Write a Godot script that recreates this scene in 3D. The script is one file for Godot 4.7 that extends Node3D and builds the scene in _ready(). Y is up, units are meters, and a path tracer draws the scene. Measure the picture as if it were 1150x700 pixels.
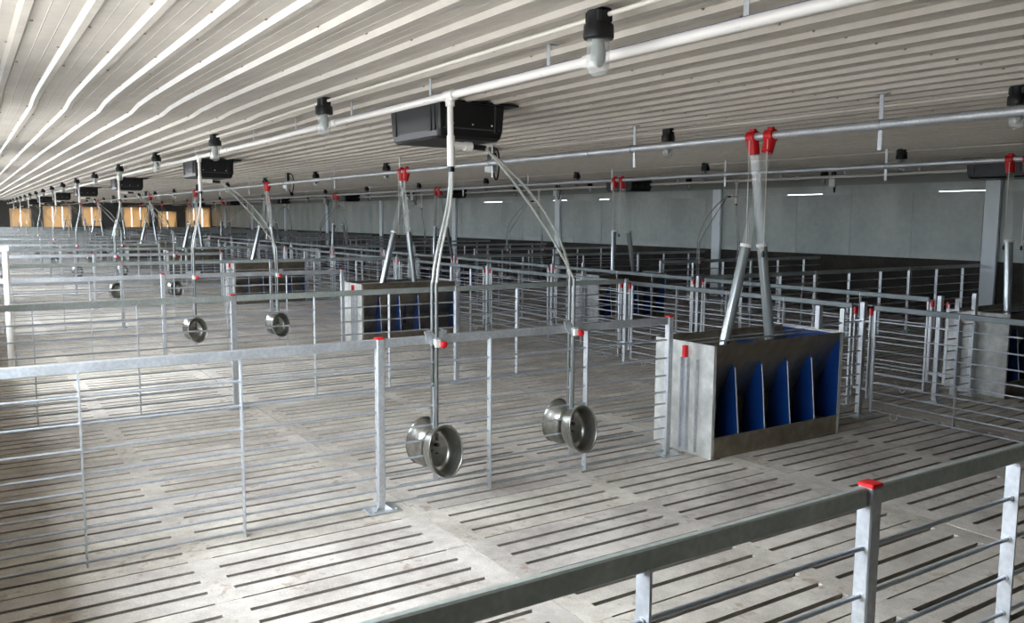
extends Node3D

# ---------------------------------------------------------------- measures (metres)
const BAY := 3.05               # pen width: divider fences stand this far apart along -Z
const ROW0 := -1.255            # first divider fence
const ROWS := 19
const TOP := 0.985              # fence height
const XA := 1.918               # post columns of the pens on the window side
const XB := 4.12
const XC := 6.345
const XE := 5.755               # short post behind a feeder
const AXIS := 13.845            # mirror: x' = AXIS - x
const WL := -0.30               # inner faces of the side walls
const WR := 13.90
const ZN := 2.2
const ZF := -58.0
const CEIL := 2.484
const SILL := 1.03
const HEAD := 2.33
const RODS := [0.03, 0.116, 0.193, 0.275, 0.369, 0.455, 0.570, 0.694, 0.823]
const FINE_ROWS := 6            # rows whose rods are told apart one by one
const FEEDX := 5.04
const FEEDH := 2.285
const WATERX := 2.37
const WATERH := 2.355

var M := {}
var taken := {}
var rng := RandomNumberGenerator.new()


# ---------------------------------------------------------------- mesh builder
class B:
	var v := PackedVector3Array()
	var n := PackedVector3Array()
	var ix := PackedInt32Array()

	func quad(a: Vector3, b: Vector3, c: Vector3, d: Vector3) -> B:   # counter-clockwise seen from outside
		var m := (b - a).cross(d - a)
		if m.length_squared() < 1e-16: m = (c - b).cross(d - b)
		m = m.normalized()
		var i := v.size()
		v.append_array([a, b, c, d]); n.append_array([m, m, m, m])
		ix.append_array([i, i + 2, i + 1, i, i + 3, i + 2])
		return self

	func tri(a: Vector3, b: Vector3, c: Vector3) -> B:
		var m := (b - a).cross(c - a).normalized()
		var i := v.size()
		v.append_array([a, b, c]); n.append_array([m, m, m]); ix.append_array([i, i + 2, i + 1])
		return self

	func box(c: Vector3, s: Vector3, bs := Basis(), bev := 0.0) -> B:
		var h := s * 0.5
		var e := minf(bev, minf(h.x, minf(h.y, h.z)) * 0.9)
		if e <= 0.0:
			var p := []
			for k in 8: p.append(c + bs * Vector3(h.x if k & 1 else -h.x, h.y if k & 2 else -h.y, h.z if k & 4 else -h.z))
			quad(p[4], p[5], p[7], p[6]); quad(p[1], p[0], p[2], p[3]); quad(p[5], p[1], p[3], p[7])
			quad(p[0], p[4], p[6], p[2]); quad(p[6], p[7], p[3], p[2]); quad(p[0], p[1], p[5], p[4])
			return self
		var f := func(sx: float, sy: float, sz: float, ax: int) -> Vector3:
			var q := Vector3(sx * (h.x - e), sy * (h.y - e), sz * (h.z - e))
			if ax == 0: q.x = sx * h.x
			elif ax == 1: q.y = sy * h.y
			else: q.z = sz * h.z
			return c + bs * q
		for s1 in [-1.0, 1.0]:
			facing(f.call(s1, -1, -1, 0), f.call(s1, 1, -1, 0), f.call(s1, 1, 1, 0), f.call(s1, -1, 1, 0), bs * Vector3(s1, 0, 0))
			facing(f.call(-1, s1, -1, 1), f.call(1, s1, -1, 1), f.call(1, s1, 1, 1), f.call(-1, s1, 1, 1), bs * Vector3(0, s1, 0))
			facing(f.call(-1, -1, s1, 2), f.call(1, -1, s1, 2), f.call(1, 1, s1, 2), f.call(-1, 1, s1, 2), bs * Vector3(0, 0, s1))
			for s2 in [-1.0, 1.0]:
				facing(f.call(s1, s2, -1, 0), f.call(s1, s2, 1, 0), f.call(s1, s2, 1, 1), f.call(s1, s2, -1, 1), bs * Vector3(s1, s2, 0))
				facing(f.call(s1, -1, s2, 0), f.call(s1, 1, s2, 0), f.call(s1, 1, s2, 2), f.call(s1, -1, s2, 2), bs * Vector3(s1, 0, s2))
				facing(f.call(-1, s1, s2, 1), f.call(1, s1, s2, 1), f.call(1, s1, s2, 2), f.call(-1, s1, s2, 2), bs * Vector3(0, s1, s2))
				for s3 in [-1.0, 1.0]:
					var a: Vector3 = f.call(s1, s2, s3, 0); var b: Vector3 = f.call(s1, s2, s3, 1); var d: Vector3 = f.call(s1, s2, s3, 2)
					if (b - a).cross(d - a).dot(bs * Vector3(s1, s2, s3)) > 0: tri(a, b, d)
					else: tri(a, d, b)
		return self

	func facing(a: Vector3, b: Vector3, c: Vector3, d: Vector3, out: Vector3) -> void:
		if (b - a).cross(d - a).dot(out) > 0: quad(a, b, c, d)
		else: quad(a, d, c, b)

	func tube(pts: Array, r, sides := 8, caps := true) -> B:      # r: number or one per point
		var m := pts.size()
		var side := Vector3.ZERO
		var first := v.size()
		for k in m:
			var p: Vector3 = pts[k]
			var t: Vector3
			if k == 0: t = (pts[1] - p)
			elif k == m - 1: t = (p - pts[k - 1])
			else: t = ((pts[k + 1] - p).normalized() + (p - pts[k - 1]).normalized())
			t = t.normalized()
			if side == Vector3.ZERO: side = t.cross(Vector3.UP if absf(t.y) < 0.9 else Vector3.RIGHT).normalized()
			side = (side - t * side.dot(t)).normalized()
			var up := side.cross(t)
			var rr: float = r[k] if r is Array else r
			for j in sides:
				var a := TAU * j / sides
				var d := side * cos(a) + up * sin(a)
				v.append(p + d * rr); n.append(d)
		for k in m - 1:
			for j in sides:
				var a := first + k * sides + j
				var b := first + k * sides + (j + 1) % sides
				ix.append_array([a, b, a + sides, b, b + sides, a + sides])
		if caps:
			for e in [0, m - 1]:
				var i := v.size()
				var t: Vector3 = (pts[0] - pts[1]).normalized() if e == 0 else (pts[m - 1] - pts[m - 2]).normalized()
				v.append(pts[e]); n.append(t)
				for j in sides: v.append(v[first + e * sides + j]); n.append(t)
				for j in sides:
					if e == 0: ix.append_array([i, i + 1 + (j + 1) % sides, i + 1 + j])
					else: ix.append_array([i, i + 1 + j, i + 1 + (j + 1) % sides])
		return self

	func lathe(prof: Array, sides := 16, xf := Transform3D(), sx := 1.0, sz := 1.0) -> B:   # prof: Vector2(radius, y), bottom up seen from outside
		var first := v.size()
		var m := prof.size()
		for k in m:
			var p: Vector2 = prof[k]
			var q: Vector2 = (prof[mini(k + 1, m - 1)] - prof[maxi(k - 1, 0)]).normalized()
			for j in sides:
				var a := TAU * j / sides
				v.append(xf * Vector3(p.x * cos(a) * sx, p.y, p.x * sin(a) * sz))
				n.append((xf.basis * Vector3(q.y * cos(a) / sx, -q.x, q.y * sin(a) / sz)).normalized())
		for k in m - 1:
			for j in sides:
				var a := first + k * sides + j
				var b := first + k * sides + (j + 1) % sides
				ix.append_array([a, b, a + sides, b, b + sides, a + sides])
		return self

	func prism(poly: Array, depth: float, xf := Transform3D()) -> B:   # poly in XY, extruded along Z about 0
		var pp := PackedVector2Array(poly)
		var cx := Vector2.ZERO
		for p in pp: cx += p
		cx /= pp.size()
		var t := Geometry2D.triangulate_polygon(pp)
		var h := depth * 0.5
		for k in range(0, t.size(), 3):
			var a := pp[t[k]]; var b := pp[t[k + 1]]; var c := pp[t[k + 2]]
			if (b - a).cross(c - a) < 0: var s := b; b = c; c = s
			tri(xf * Vector3(a.x, a.y, h), xf * Vector3(b.x, b.y, h), xf * Vector3(c.x, c.y, h))
			tri(xf * Vector3(a.x, a.y, -h), xf * Vector3(c.x, c.y, -h), xf * Vector3(b.x, b.y, -h))
		var area := 0.0
		for k in pp.size(): area += pp[k].cross(pp[(k + 1) % pp.size()])
		for k in pp.size():
			var a := pp[k]; var b := pp[(k + 1) % pp.size()]
			if area < 0: var s := a; a = b; b = s
			quad(xf * Vector3(a.x, a.y, h), xf * Vector3(a.x, a.y, -h), xf * Vector3(b.x, b.y, -h), xf * Vector3(b.x, b.y, h))
		return self

	func mesh() -> ArrayMesh:
		var a := []
		a.resize(Mesh.ARRAY_MAX)
		a[Mesh.ARRAY_VERTEX] = v; a[Mesh.ARRAY_NORMAL] = n; a[Mesh.ARRAY_INDEX] = ix
		var m := ArrayMesh.new()
		m.add_surface_from_arrays(Mesh.PRIMITIVE_TRIANGLES, a)
		return m


# ---------------------------------------------------------------- node helpers
func numbered(called: String) -> String:
	var k: int = taken.get(called, 0)
	taken[called] = k + 1
	return called if k == 0 else "%s_%03d" % [called, k]

func thing(called: String, label: String, category: String, at := Vector3.ZERO, group := "") -> Node3D:
	var o := Node3D.new()
	o.name = numbered(called)
	add_child(o)
	o.position = at
	tag(o, label, category, group)
	return o

func tag(o: Node, label: String, category: String, group := "") -> void:
	o.set_meta("label", label); o.set_meta("category", category)
	if group != "": o.set_meta("group", group)

func part(called: String, mesh: Mesh, mat: Material, parent: Node, at := Vector3.ZERO, label := "") -> MeshInstance3D:
	var o := MeshInstance3D.new()
	o.name = called; o.mesh = mesh; o.material_override = mat
	parent.add_child(o, true)
	o.position = at
	if label != "": o.set_meta("label", label)
	return o

func solo(called: String, mesh: Mesh, mat: Material, label: String, category: String, at := Vector3.ZERO, group := "") -> MeshInstance3D:
	var o := part(numbered(called), mesh, mat, self, at)
	tag(o, label, category, group)
	return o

func struct(called: String, mesh: Mesh, mat: Material, label: String, category: String) -> MeshInstance3D:
	var o := part(called, mesh, mat, self)
	o.set_meta("kind", "structure"); o.set_meta("label", label); o.set_meta("category", category)
	return o

func copy(proto: Node3D, called: String, at: Vector3, label := "", group := "", turn := 0.0) -> Node3D:
	var r: Node3D = proto.duplicate()
	r.name = numbered(called)
	add_child(r)
	r.position = at; r.rotation.y = turn
	if label != "": r.set_meta("label", label)
	if group != "": r.set_meta("group", group)
	return r

const NTH := ["first", "second", "third", "fourth", "fifth", "sixth", "seventh", "eighth", "ninth", "tenth", "eleventh", "twelfth", "thirteenth", "fourteenth", "fifteenth", "sixteenth", "seventeenth", "eighteenth", "nineteenth", "twentieth"]
func nth(k: int, what: String) -> String:
	var o: String = NTH[k] if k < 20 else ("twenty-" if k < 29 else "thirty-") + NTH[(k - 20) % 10] if k != 29 else "thirtieth"
	return "%s %s from end opposite tan boards" % [o, what]

func bez(a: Vector3, b: Vector3, c: Vector3, d: Vector3, steps := 12) -> Array:
	var o := []
	for k in steps + 1: o.append(a.bezier_interpolate(b, c, d, float(k) / steps))
	return o


# ---------------------------------------------------------------- materials
func noise_image(size: int, freq: float, octaves: int, sd: int) -> Image:
	var f := FastNoiseLite.new()
	f.seed = sd; f.frequency = freq; f.fractal_octaves = octaves; f.noise_type = FastNoiseLite.TYPE_SIMPLEX_SMOOTH
	return f.get_seamless_image(size, size)

func texture_of(size: int, lo: Color, hi: Color, layers: Array, sd: int, spots := 0.0, spot_color := Color.BROWN) -> ImageTexture:
	var ims := []
	for k in layers.size(): ims.append(noise_image(size, layers[k][0], layers[k][1], sd + k))
	var sp := noise_image(size, 0.035, 4, sd + 77)
	var sp2 := noise_image(size, 0.006, 2, sd + 78)
	var im := Image.create(size, size, false, Image.FORMAT_RGB8)
	for y in size:
		for x in size:
			var t := 0.5
			for k in layers.size(): t += (ims[k].get_pixel(x, y).r - 0.5) * layers[k][2]
			var c := lo.lerp(hi, clampf(t, 0.0, 1.0))
			if spots > 0.0:
				var q: float = sp.get_pixel(x, y).r * 0.6 + sp2.get_pixel(x, y).r * 0.4
				c = c.lerp(spot_color, clampf((q - 0.66) * 9.0, 0.0, 1.0) * spots)
			im.set_pixel(x, y, c)
	im.generate_mipmaps()
	return ImageTexture.create_from_image(im)

func mat(c: Color, rough := 0.6, metal := 0.0, tex: Texture2D = null, scale := 1.0, offset := Vector3.ZERO) -> StandardMaterial3D:
	var m := StandardMaterial3D.new()
	m.albedo_color = c; m.roughness = rough; m.metallic = metal
	if tex:
		m.albedo_texture = tex
		m.uv1_triplanar = true; m.uv1_world_triplanar = true
		m.uv1_scale = Vector3.ONE * scale; m.uv1_offset = offset
	return m

func make_materials() -> void:
	var spangle := texture_of(256, Color(0.70, 0.71, 0.72), Color(0.80, 0.81, 0.82), [[0.09, 3, 1.0], [0.015, 2, 0.8]], 11)
	var brushed := texture_of(256, Color(0.66, 0.65, 0.62), Color(0.82, 0.81, 0.78), [[0.03, 3, 1.0], [0.008, 2, 0.8]], 21)
	var concrete := texture_of(1024, Color(0.66, 0.635, 0.605), Color(0.84, 0.82, 0.79), [[0.004, 3, 1.0], [0.03, 4, 0.55], [0.2, 2, 0.6]], 31, 0.42, Color(0.52, 0.43, 0.35))
	var sheet := texture_of(256, Color(0.78, 0.775, 0.75), Color(0.86, 0.855, 0.83), [[0.01, 3, 1.0], [0.08, 2, 0.5]], 41)
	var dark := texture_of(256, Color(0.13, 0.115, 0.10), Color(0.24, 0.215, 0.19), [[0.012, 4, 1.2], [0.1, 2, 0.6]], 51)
	var liner := texture_of(256, Color(0.74, 0.76, 0.75), Color(0.84, 0.86, 0.85), [[0.006, 3, 1.3], [0.06, 3, 0.6]], 61)
	M.galv = mat(Color.WHITE, 0.42, 0.62, spangle, 1.6)
	M.rod = mat(Color(0.97, 0.98, 1.0), 0.36, 0.60, spangle, 1.6)
	M.rail = mat(Color(0.93, 0.95, 0.91), 0.48, 0.40, spangle, 1.6)
	M.gate_rail = mat(Color(0.52, 0.54, 0.53), 0.42, 0.7, spangle, 1.6)
	M.pipe = mat(Color(0.62, 0.62, 0.60), 0.38, 0.75, spangle, 3.0)
	M.pilaster = mat(Color(0.86, 0.89, 0.90), 0.5)
	M.stainless = mat(Color(0.78, 0.75, 0.70), 0.36, 0.90, brushed, 1.1)
	M.steel = mat(Color(0.98, 0.99, 1.0), 0.44, 0.35, brushed, 1.1)
	M.bowl = mat(Color(0.80, 0.80, 0.79), 0.31, 0.90, brushed, 3.0)
	M.film = mat(Color(0.04, 0.19, 0.41), 0.28)
	M.red = mat(Color(0.80, 0.06, 0.09), 0.45)
	M.white = mat(Color(0.90, 0.88, 0.85), 0.35)
	M.print_blue = mat(Color(0.25, 0.28, 0.55), 0.5)
	M.conduit = mat(Color(0.86, 0.83, 0.78), 0.4)
	M.black = mat(Color(0.055, 0.055, 0.06), 0.42)
	M.rubber = mat(Color(0.03, 0.03, 0.03), 0.55)
	M.greybox = mat(Color(0.86, 0.87, 0.86), 0.45)
	M.darkgrey = mat(Color(0.28, 0.29, 0.29), 0.55)
	M.cord = mat(Color(0.82, 0.80, 0.75), 0.7)
	M.feedtube = mat(Color(0.60, 0.62, 0.62), 0.22, 0.5)
	M.screw = mat(Color(0.60, 0.54, 0.47), 0.6, 0.2)
	M.bulb = mat(Color(0.58, 0.60, 0.57), 0.35)
	M.ceil = mat(Color(0.93, 0.895, 0.86), 0.38, 0.0, sheet, 0.7)
	M.ceil2 = mat(Color(0.91, 0.875, 0.84), 0.38, 0.0, sheet, 0.7, Vector3(0.3, 0, 0.2))
	M.liner = mat(Color(0.80, 0.81, 0.79), 0.45, 0.0, liner, 0.4)
	M.liner2 = mat(Color(0.76, 0.775, 0.755), 0.45, 0.0, liner, 0.4, Vector3(0.4, 0.1, 0.3))
	M.header = mat(Color(0.52, 0.53, 0.50), 0.6)
	M.stub = mat(Color.WHITE, 0.85, 0.0, dark, 0.5)  # near-black albedo of the far stub wall, shade on it included
	M.endwall = mat(Color(0.40, 0.40, 0.38), 0.7)
	M.stubpale = mat(Color(0.9, 0.9, 0.9), 0.85, 0.0, concrete, 0.4)
	M.pit = mat(Color(0.55, 0.53, 0.50), 0.9)
	M.slab = []
	for k in 4:
		var s: float = [1.0, 0.98, 0.99, 0.965][k]
		M.slab.append(mat(Color(s, s * 0.985, s * [0.975, 0.965, 0.96, 0.975][k]), 0.8, 0.0, concrete, 0.36, Vector3(k * 0.31, 0, k * 0.17)))
	M.ground = mat(Color(0.54, 0.525, 0.515), 0.95)
	M.board = mat(Color(0.84, 0.77, 0.64), 0.7)
	M.board.backlight_enabled = true
	M.board.backlight = Color(0.66, 0.58, 0.46)
	M.clear = mat(Color(0.78, 0.80, 0.79, 0.17), 0.12)
	M.clear.transparency = BaseMaterial3D.TRANSPARENCY_ALPHA
	M.hose = mat(Color(0.76, 0.76, 0.73, 0.55), 0.25)
	M.hose.transparency = BaseMaterial3D.TRANSPARENCY_ALPHA
	M.glass = mat(Color(0.92, 0.94, 0.94, 0.20), 0.03)
	M.glass.transparency = BaseMaterial3D.TRANSPARENCY_ALPHA


func ceil_at(z: float, x := 9.0) -> float:
	# the lining steps down where two lengths of sheet lap, and sags a little between the trusses
	var h := CEIL + 0.0015 * cos(TAU * z / 3.05)
	var amp := clampf(1.0 - (x - 1.0) / 2.0, 0.0, 1.0)
	if z > -6.9: h += amp * 0.012 * clampf((-1.0 - z) / 4.0, 0.0, 1.0)
	elif z > -7.35: h += amp * lerpf(0.012, -0.026, (-6.9 - z) / 0.45)
	elif z > -13.0: h += amp * lerpf(-0.026, 0.0, (-7.35 - z) / 5.65)
	return h

func row_z(k: int) -> float:
	return ROW0 - BAY * k


# ---------------------------------------------------------------- the building
func build_floor() -> void:
	var slab := struct("floor", B.new().box(Vector3((WL + WR) / 2, -2.41, (ZN + ZF) / 2), Vector3(WR - WL + 0.6, 0.02, ZN - ZF + 0.6)).mesh(), M.pit, "pale concrete slatted floor with long narrow slots", "floor")
	for q in [[WL - 0.11, 0], [WR + 0.19, 0], [ZN + 0.11, 1], [ZF - 0.11, 1]]:      # manure pit walls below the slats
		var sz := Vector3(0.2, 2.02, ZN - ZF + 0.4) if q[1] == 0 else Vector3(WR - WL + 0.6, 2.02, 0.2)
		part("pit_wall", B.new().box(Vector3(q[0], -1.40, (ZN + ZF) / 2) if q[1] == 0 else Vector3((WL + WR) / 2, -1.40, q[0]), sz).mesh(), M.pit, slab)
	var w := 0.518
	var long := 2.4
	var xs := [0.125, 1.150, 1.265, 2.280]
	var add_panel := func(b: B, o: Vector3) -> void:
		var t := -0.09
		var g := 0.0008
		var e := 0.0058
		var top := func(x0: float, x1: float, z0: float, z1: float) -> void:
			b.quad(o + Vector3(x0, 0, z1), o + Vector3(x1, 0, z1), o + Vector3(x1, 0, z0), o + Vector3(x0, 0, z0))
		for r in [[0.003, xs[0]], [xs[1], xs[2]], [xs[3], long - 0.003]]: top.call(r[0], r[1], g, w - g)
		for sgm in [[xs[0], xs[1]], [xs[2], xs[3]]]:
			var zs := [e]
			for k in [1, 2, 3]: zs.append(k * w / 4 - 0.0145); zs.append(k * w / 4 + 0.0145)
			zs.append(w - e)
			for k in 4: top.call(sgm[0], sgm[1], zs[2 * k], zs[2 * k + 1])
			for k in 8:      # long sides of the slots
				var z: float = zs[k]
				var a: Vector3 = o + Vector3(sgm[0], 0, z); var c: Vector3 = o + Vector3(sgm[1], 0, z)
				var dn := Vector3(0, t, 0.032 * (1 if k % 2 == 0 else -1))
				if k % 2 == 1: b.quad(a + dn, c + dn, c, a)
				else: b.quad(c + dn, a + dn, a, c)
			for k in 3:      # ends of the slots
				var z0: float = zs[2 * k + 1]; var z1: float = zs[2 * k + 2]
				b.quad(o + Vector3(sgm[0], t, z1), o + Vector3(sgm[0], t, z0), o + Vector3(sgm[0], 0, z0), o + Vector3(sgm[0], 0, z1))
				b.quad(o + Vector3(sgm[1], t, z0), o + Vector3(sgm[1], t, z1), o + Vector3(sgm[1], 0, z1), o + Vector3(sgm[1], 0, z0))
		for x in [0.003, long - 0.003]:
			b.facing(o + Vector3(x, 0, 0), o + Vector3(x, 0, w), o + Vector3(x, t, w), o + Vector3(x, t, 0), Vector3(x - 1.2, 0, 0))
	var bb := B.new()
	add_panel.call(bb, Vector3.ZERO)
	var one := bb.mesh()
	var all := []
	var eye := Vector3(0, 1.66, 0)
	for c in 6:
		var off: float = [0.034, 0.0, 0.09, -0.11, 0.2, 0.05][c]
		var k := -12
		while true:
			var z := -3.626 + off - w * k
			k += 1
			if z + w > ZN + 0.2: continue
			if z < ZF - 0.3: break
			all.append(Vector3(-0.325 + long * c, rng.randf_range(-0.0012, 0.0012), z))
	# the pieces that show largest come first: near the camera and inside its view
	var seen := func(p: Vector3) -> float:
		var q := p + Vector3(1.2, 0, 0.26)
		var ang := rad_to_deg(atan2(q.x, -q.z))
		return q.distance_to(eye) + (0.0 if ang > -12 and ang < 72 and q.z < -0.6 else 100.0)
	all.sort_custom(func(a, b): return seen.call(a) < seen.call(b))
	var rest := B.new()
	for i in all.size():
		if i < 300: part("slat_panel", one, M.slab[rng.randi() % 4], slab, all[i])
		else: add_panel.call(rest, all[i])
	var far := part("far_slats", rest.mesh(), M.slab[1], slab)
	far.set_meta("kind", "stuff")

func build_ceiling() -> void:
	var top := struct("ceiling", B.new().box(Vector3((WL + WR) / 2, 2.62, (ZN + ZF) / 2), Vector3(WR - WL + 0.4, 0.12, ZN - ZF + 0.4)).mesh(), M.header, "white ribbed steel ceiling lining", "ceiling")
	# the gable roof above, whose eaves shade the foot of the side walls
	var mid := (WL + WR) / 2
	var gable := [Vector2(WL - 0.95, 2.60), Vector2(WR + 0.95, 2.60), Vector2(WR + 0.95, 2.74), Vector2(mid, 4.6), Vector2(WL - 0.95, 2.74)]
	struct("roof", B.new().prism(gable, ZN - ZF + 1.4, Transform3D(Basis(), Vector3(0, 0.085, (ZN + ZF) / 2))).mesh(), M.header, "gable roof with wide eaves over the barn", "roof")
	var pitch := 0.2308
	var x0 := 0.263 - pitch * 3
	var ends := [ZN]
	var z := -0.82
	while z > ZF: ends.append(z); z -= 6.1
	ends.append(ZF)
	var prof := []
	for k in 4:
		for q in [[-0.031, 0.0], [-0.015, -0.024], [0.015, -0.024], [0.031, 0.0], [0.082, 0.0], [0.086, -0.0014], [0.090, 0.0], [0.144, 0.0], [0.148, -0.0014], [0.152, 0.0]]:
			prof.append(Vector2(k * pitch + q[0], q[1]))
	prof.append(Vector2(4 * pitch - 0.031, 0.0))
	prof.append(Vector2(4 * pitch - 0.018, -0.016))
	for e in ends.size() - 1:
		var za: float = ends[e] + 0.05
		var zb: float = ends[e + 1] - 0.05
		var m := maxi(2, ceili((za - zb) / 0.45))
		var shared: ArrayMesh = null
		for k in 16:
			var xs := x0 + k * pitch * 4
			if xs > WR: break
			var mesh := shared
			if mesh == null or xs < 3.2:
				var b := B.new()
				for s in m:
					var z1 := lerpf(za, zb, float(s) / m)
					var z2 := lerpf(za, zb, float(s + 1) / m)
					var lap1 := 0.019 - 0.004 * (za - z1) / (za - zb)
					var lap2 := 0.019 - 0.004 * (za - z2) / (za - zb)
					for j in prof.size() - 1:
						var p: Vector2 = prof[j]; var q: Vector2 = prof[j + 1]
						b.facing(Vector3(p.x, ceil_at(z1, xs + p.x) + lap1 + p.y, z1), Vector3(q.x, ceil_at(z1, xs + q.x) + lap1 + q.y, z1), Vector3(q.x, ceil_at(z2, xs + q.x) + lap2 + q.y, z2), Vector3(p.x, ceil_at(z2, xs + p.x) + lap2 + p.y, z2), Vector3.DOWN)
				mesh = b.mesh()
				if xs > 3.2: shared = mesh
			part("ceiling_sheet", mesh, [M.ceil, M.ceil2][(k + e * 3) % 2] if rng.randf() < 0.8 else M.ceil, top, Vector3(xs, 0.001 * (k % 2), 0))
	var sb := B.new()
	for k in 40:
		for j in 42:
			var zz := -1.9 - 0.61 * j
			var x := x0 + k * pitch + (0.038 if j % 2 == 0 else -0.038) + rng.randf_range(-0.004, 0.004)
			if x < WL + 0.05 or (x > 8.0): continue
			var h := ceil_at(zz, x) + 0.018
			sb.lathe([Vector2(0.0, -0.008), Vector2(0.006, -0.007), Vector2(0.0085, 0.0)], 6, Transform3D(Basis(), Vector3(x, h, zz)))
	var sc := part("screw_heads", sb.mesh(), M.screw, top)
	sc.set_meta("kind", "stuff")

func build_walls() -> void:
	var zm := (ZN + ZF) / 2
	var zl := ZN - ZF + 0.4
	# window side: low wall, header, piers between the openings
	var wl := struct("wall_left", B.new().box(Vector3(WL - 0.1, (SILL - 0.4) / 2, zm), Vector3(0.2, SILL + 0.4, zl)).mesh(), M.stubpale, "concrete stub wall below the open windows", "wall")
	part("header", B.new().box(Vector3(WL - 0.1, (HEAD + 2.62) / 2, zm), Vector3(0.2, 2.62 - HEAD, zl)).mesh(), M.liner, wl)
	var edge := ZN + 0.2
	var n := 1
	for k in range(1, ROWS, 2):
		var za := row_z(k) + BAY
		var zb := row_z(k) - 0.98
		part("pier", B.new().box(Vector3(WL - 0.1, (SILL + HEAD) / 2, (edge + za) / 2), Vector3(0.2, HEAD - SILL, edge - za)).mesh(), M.liner, wl)
		var fr := B.new()
		for y in [SILL + 0.02, HEAD - 0.02]: fr.box(Vector3(WL - 0.1, y, (za + zb) / 2), Vector3(0.1, 0.04, za - zb))
		for zz in [za - 0.02, zb + 0.02]: fr.box(Vector3(WL - 0.1, (SILL + HEAD) / 2, zz), Vector3(0.1, HEAD - SILL, 0.04))
		struct("window_%d" % n, fr.mesh(), M.white, "open window frame in the side wall", "window")
		n += 1
		edge = zb
	part("pier", B.new().box(Vector3(WL - 0.1, (SILL + HEAD) / 2, (edge + ZF - 0.2) / 2), Vector3(0.2, HEAD - SILL, edge - ZF + 0.2)).mesh(), M.liner, wl)
	# far side: dark stub wall with its shade put into the colour, white lining, light slits under the top trim
	var wr := struct("wall_right", B.new().box(Vector3(WR + 0.1, (SILL - 0.4) / 2, zm), Vector3(0.2, SILL + 0.4, zl)).mesh(), M.stub, "dark stub wall, its shade put into the colour, below a white lined wall", "wall")
	part("header", B.new().box(Vector3(WR + 0.1, (HEAD + 2.62) / 2, zm), Vector3(0.2, 2.62 - HEAD, zl)).mesh(), M.header, wr)
	var z := ZN + 0.2
	var k := 0
	while z > ZF:
		var wd := minf(1.22, z - ZF)
		part("wall_sheet", B.new().box(Vector3(WR + 0.03, (SILL + 2.155) / 2, z - wd / 2), Vector3(0.06, 2.155 - SILL, wd - 0.006), Basis(), 0.003).mesh() if wd < 1.2 else sheet_mesh(), [M.liner, M.liner2, M.liner][k % 3], wr, Vector3.ZERO if wd < 1.2 else Vector3(WR + 0.03, (SILL + 2.155) / 2, z - wd / 2))
		z -= wd
		k += 1
	part("trim_board", B.new().box(Vector3(WR + 0.03, (2.18 + HEAD) / 2, zm), Vector3(0.06, HEAD - 2.18, zl)).mesh(), M.liner, wr)
	var cuts := [[-7.3, -8.15], [-10.45, -11.3], [-16.85, -17.3], [-18.65, -19.35], [-21.95, -23.1]]
	var at := ZN + 0.2
	for c in cuts + [[ZF, ZF - 0.2]]:
		part("trim_strip", B.new().box(Vector3(WR + 0.03, 2.1675, (at + c[0]) / 2), Vector3(0.06, 0.026, at - c[0])).mesh(), M.liner, wr)
		if c[0] > ZF: part("trim_strip", B.new().box(Vector3(WR + 0.03, 2.163, (c[0] + c[1]) / 2), Vector3(0.06, 0.017, c[0] - c[1])).mesh(), M.liner, wr)
		at = c[1]
	var pil := B.new().box(Vector3(0, HEAD / 2, 0), Vector3(0.07, HEAD, 0.24), Basis(), 0.008).mesh()
	for j in 9: part("pilaster", pil, M.pilaster, wr, Vector3(WR - 0.035, 0, -7.2 - 5.9 * j))
	# ends
	struct("wall_front", B.new().box(Vector3((WL + WR) / 2, 1.1, ZN + 0.1), Vector3(WR - WL + 0.4, 3.0, 0.2)).mesh(), M.liner2, "plain lined end wall", "wall")
	var fans := [[2.39, 3.44, 1.0, 2.02], [4.14, 5.57, 0.95, 2.19], [6.20, 7.25, 1.05, 2.17], [8.54, 9.95, 0.92, 2.19], [10.60, 11.65, 0.97, 1.95], [12.30, 13.75, 0.85, 2.17]]
	var wb := B.new()
	var x := WL - 0.2
	for f in fans:
		wb.box(Vector3((x + f[0]) / 2, 1.1, ZF - 0.1), Vector3(f[0] - x, 3.0, 0.2))
		var mid: float = (f[0] + f[1]) / 2
		wb.box(Vector3(mid, (f[2] - 0.4) / 2, ZF - 0.1), Vector3(f[1] - f[0], f[2] + 0.4, 0.2))
		wb.box(Vector3(mid, (f[3] + 2.6) / 2, ZF - 0.1), Vector3(f[1] - f[0], 2.6 - f[3], 0.2))
		x = f[1]
	wb.box(Vector3((x + WR + 0.2) / 2, 1.1, ZF - 0.1), Vector3(WR + 0.2 - x, 3.0, 0.2))
	struct("wall_back", wb.mesh(), M.endwall, "dark far end wall with board covered fan openings", "wall")
	for i in fans.size():
		var f: Array = fans[i]
		var wide: bool = f[1] - f[0] > 1.2
		var t := thing("fan_cover", "%s %s tan board cover on far end wall, counted from the window wall" % [NTH[i / 2], "wide" if wide else "narrow"], "fan cover", Vector3((f[0] + f[1]) / 2, f[2], ZF + 0.008), "fan covers on the far end wall")
		var nb := 3 if wide else 2
		var bw: float = (f[1] - f[0]) / nb
		for j in nb:
			part("board", B.new().box(Vector3(0, (f[3] - f[2]) / 2, 0), Vector3(bw + 0.03, f[3] - f[2] + (0.06 if i != 5 else 0.0), 0.012), Basis()).mesh(), M.board, t, Vector3((bw + 0.045) * (j - (nb - 1) / 2.0), 0.0 if i != 5 else 0.07, 0))
	var gb := B.new()
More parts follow.
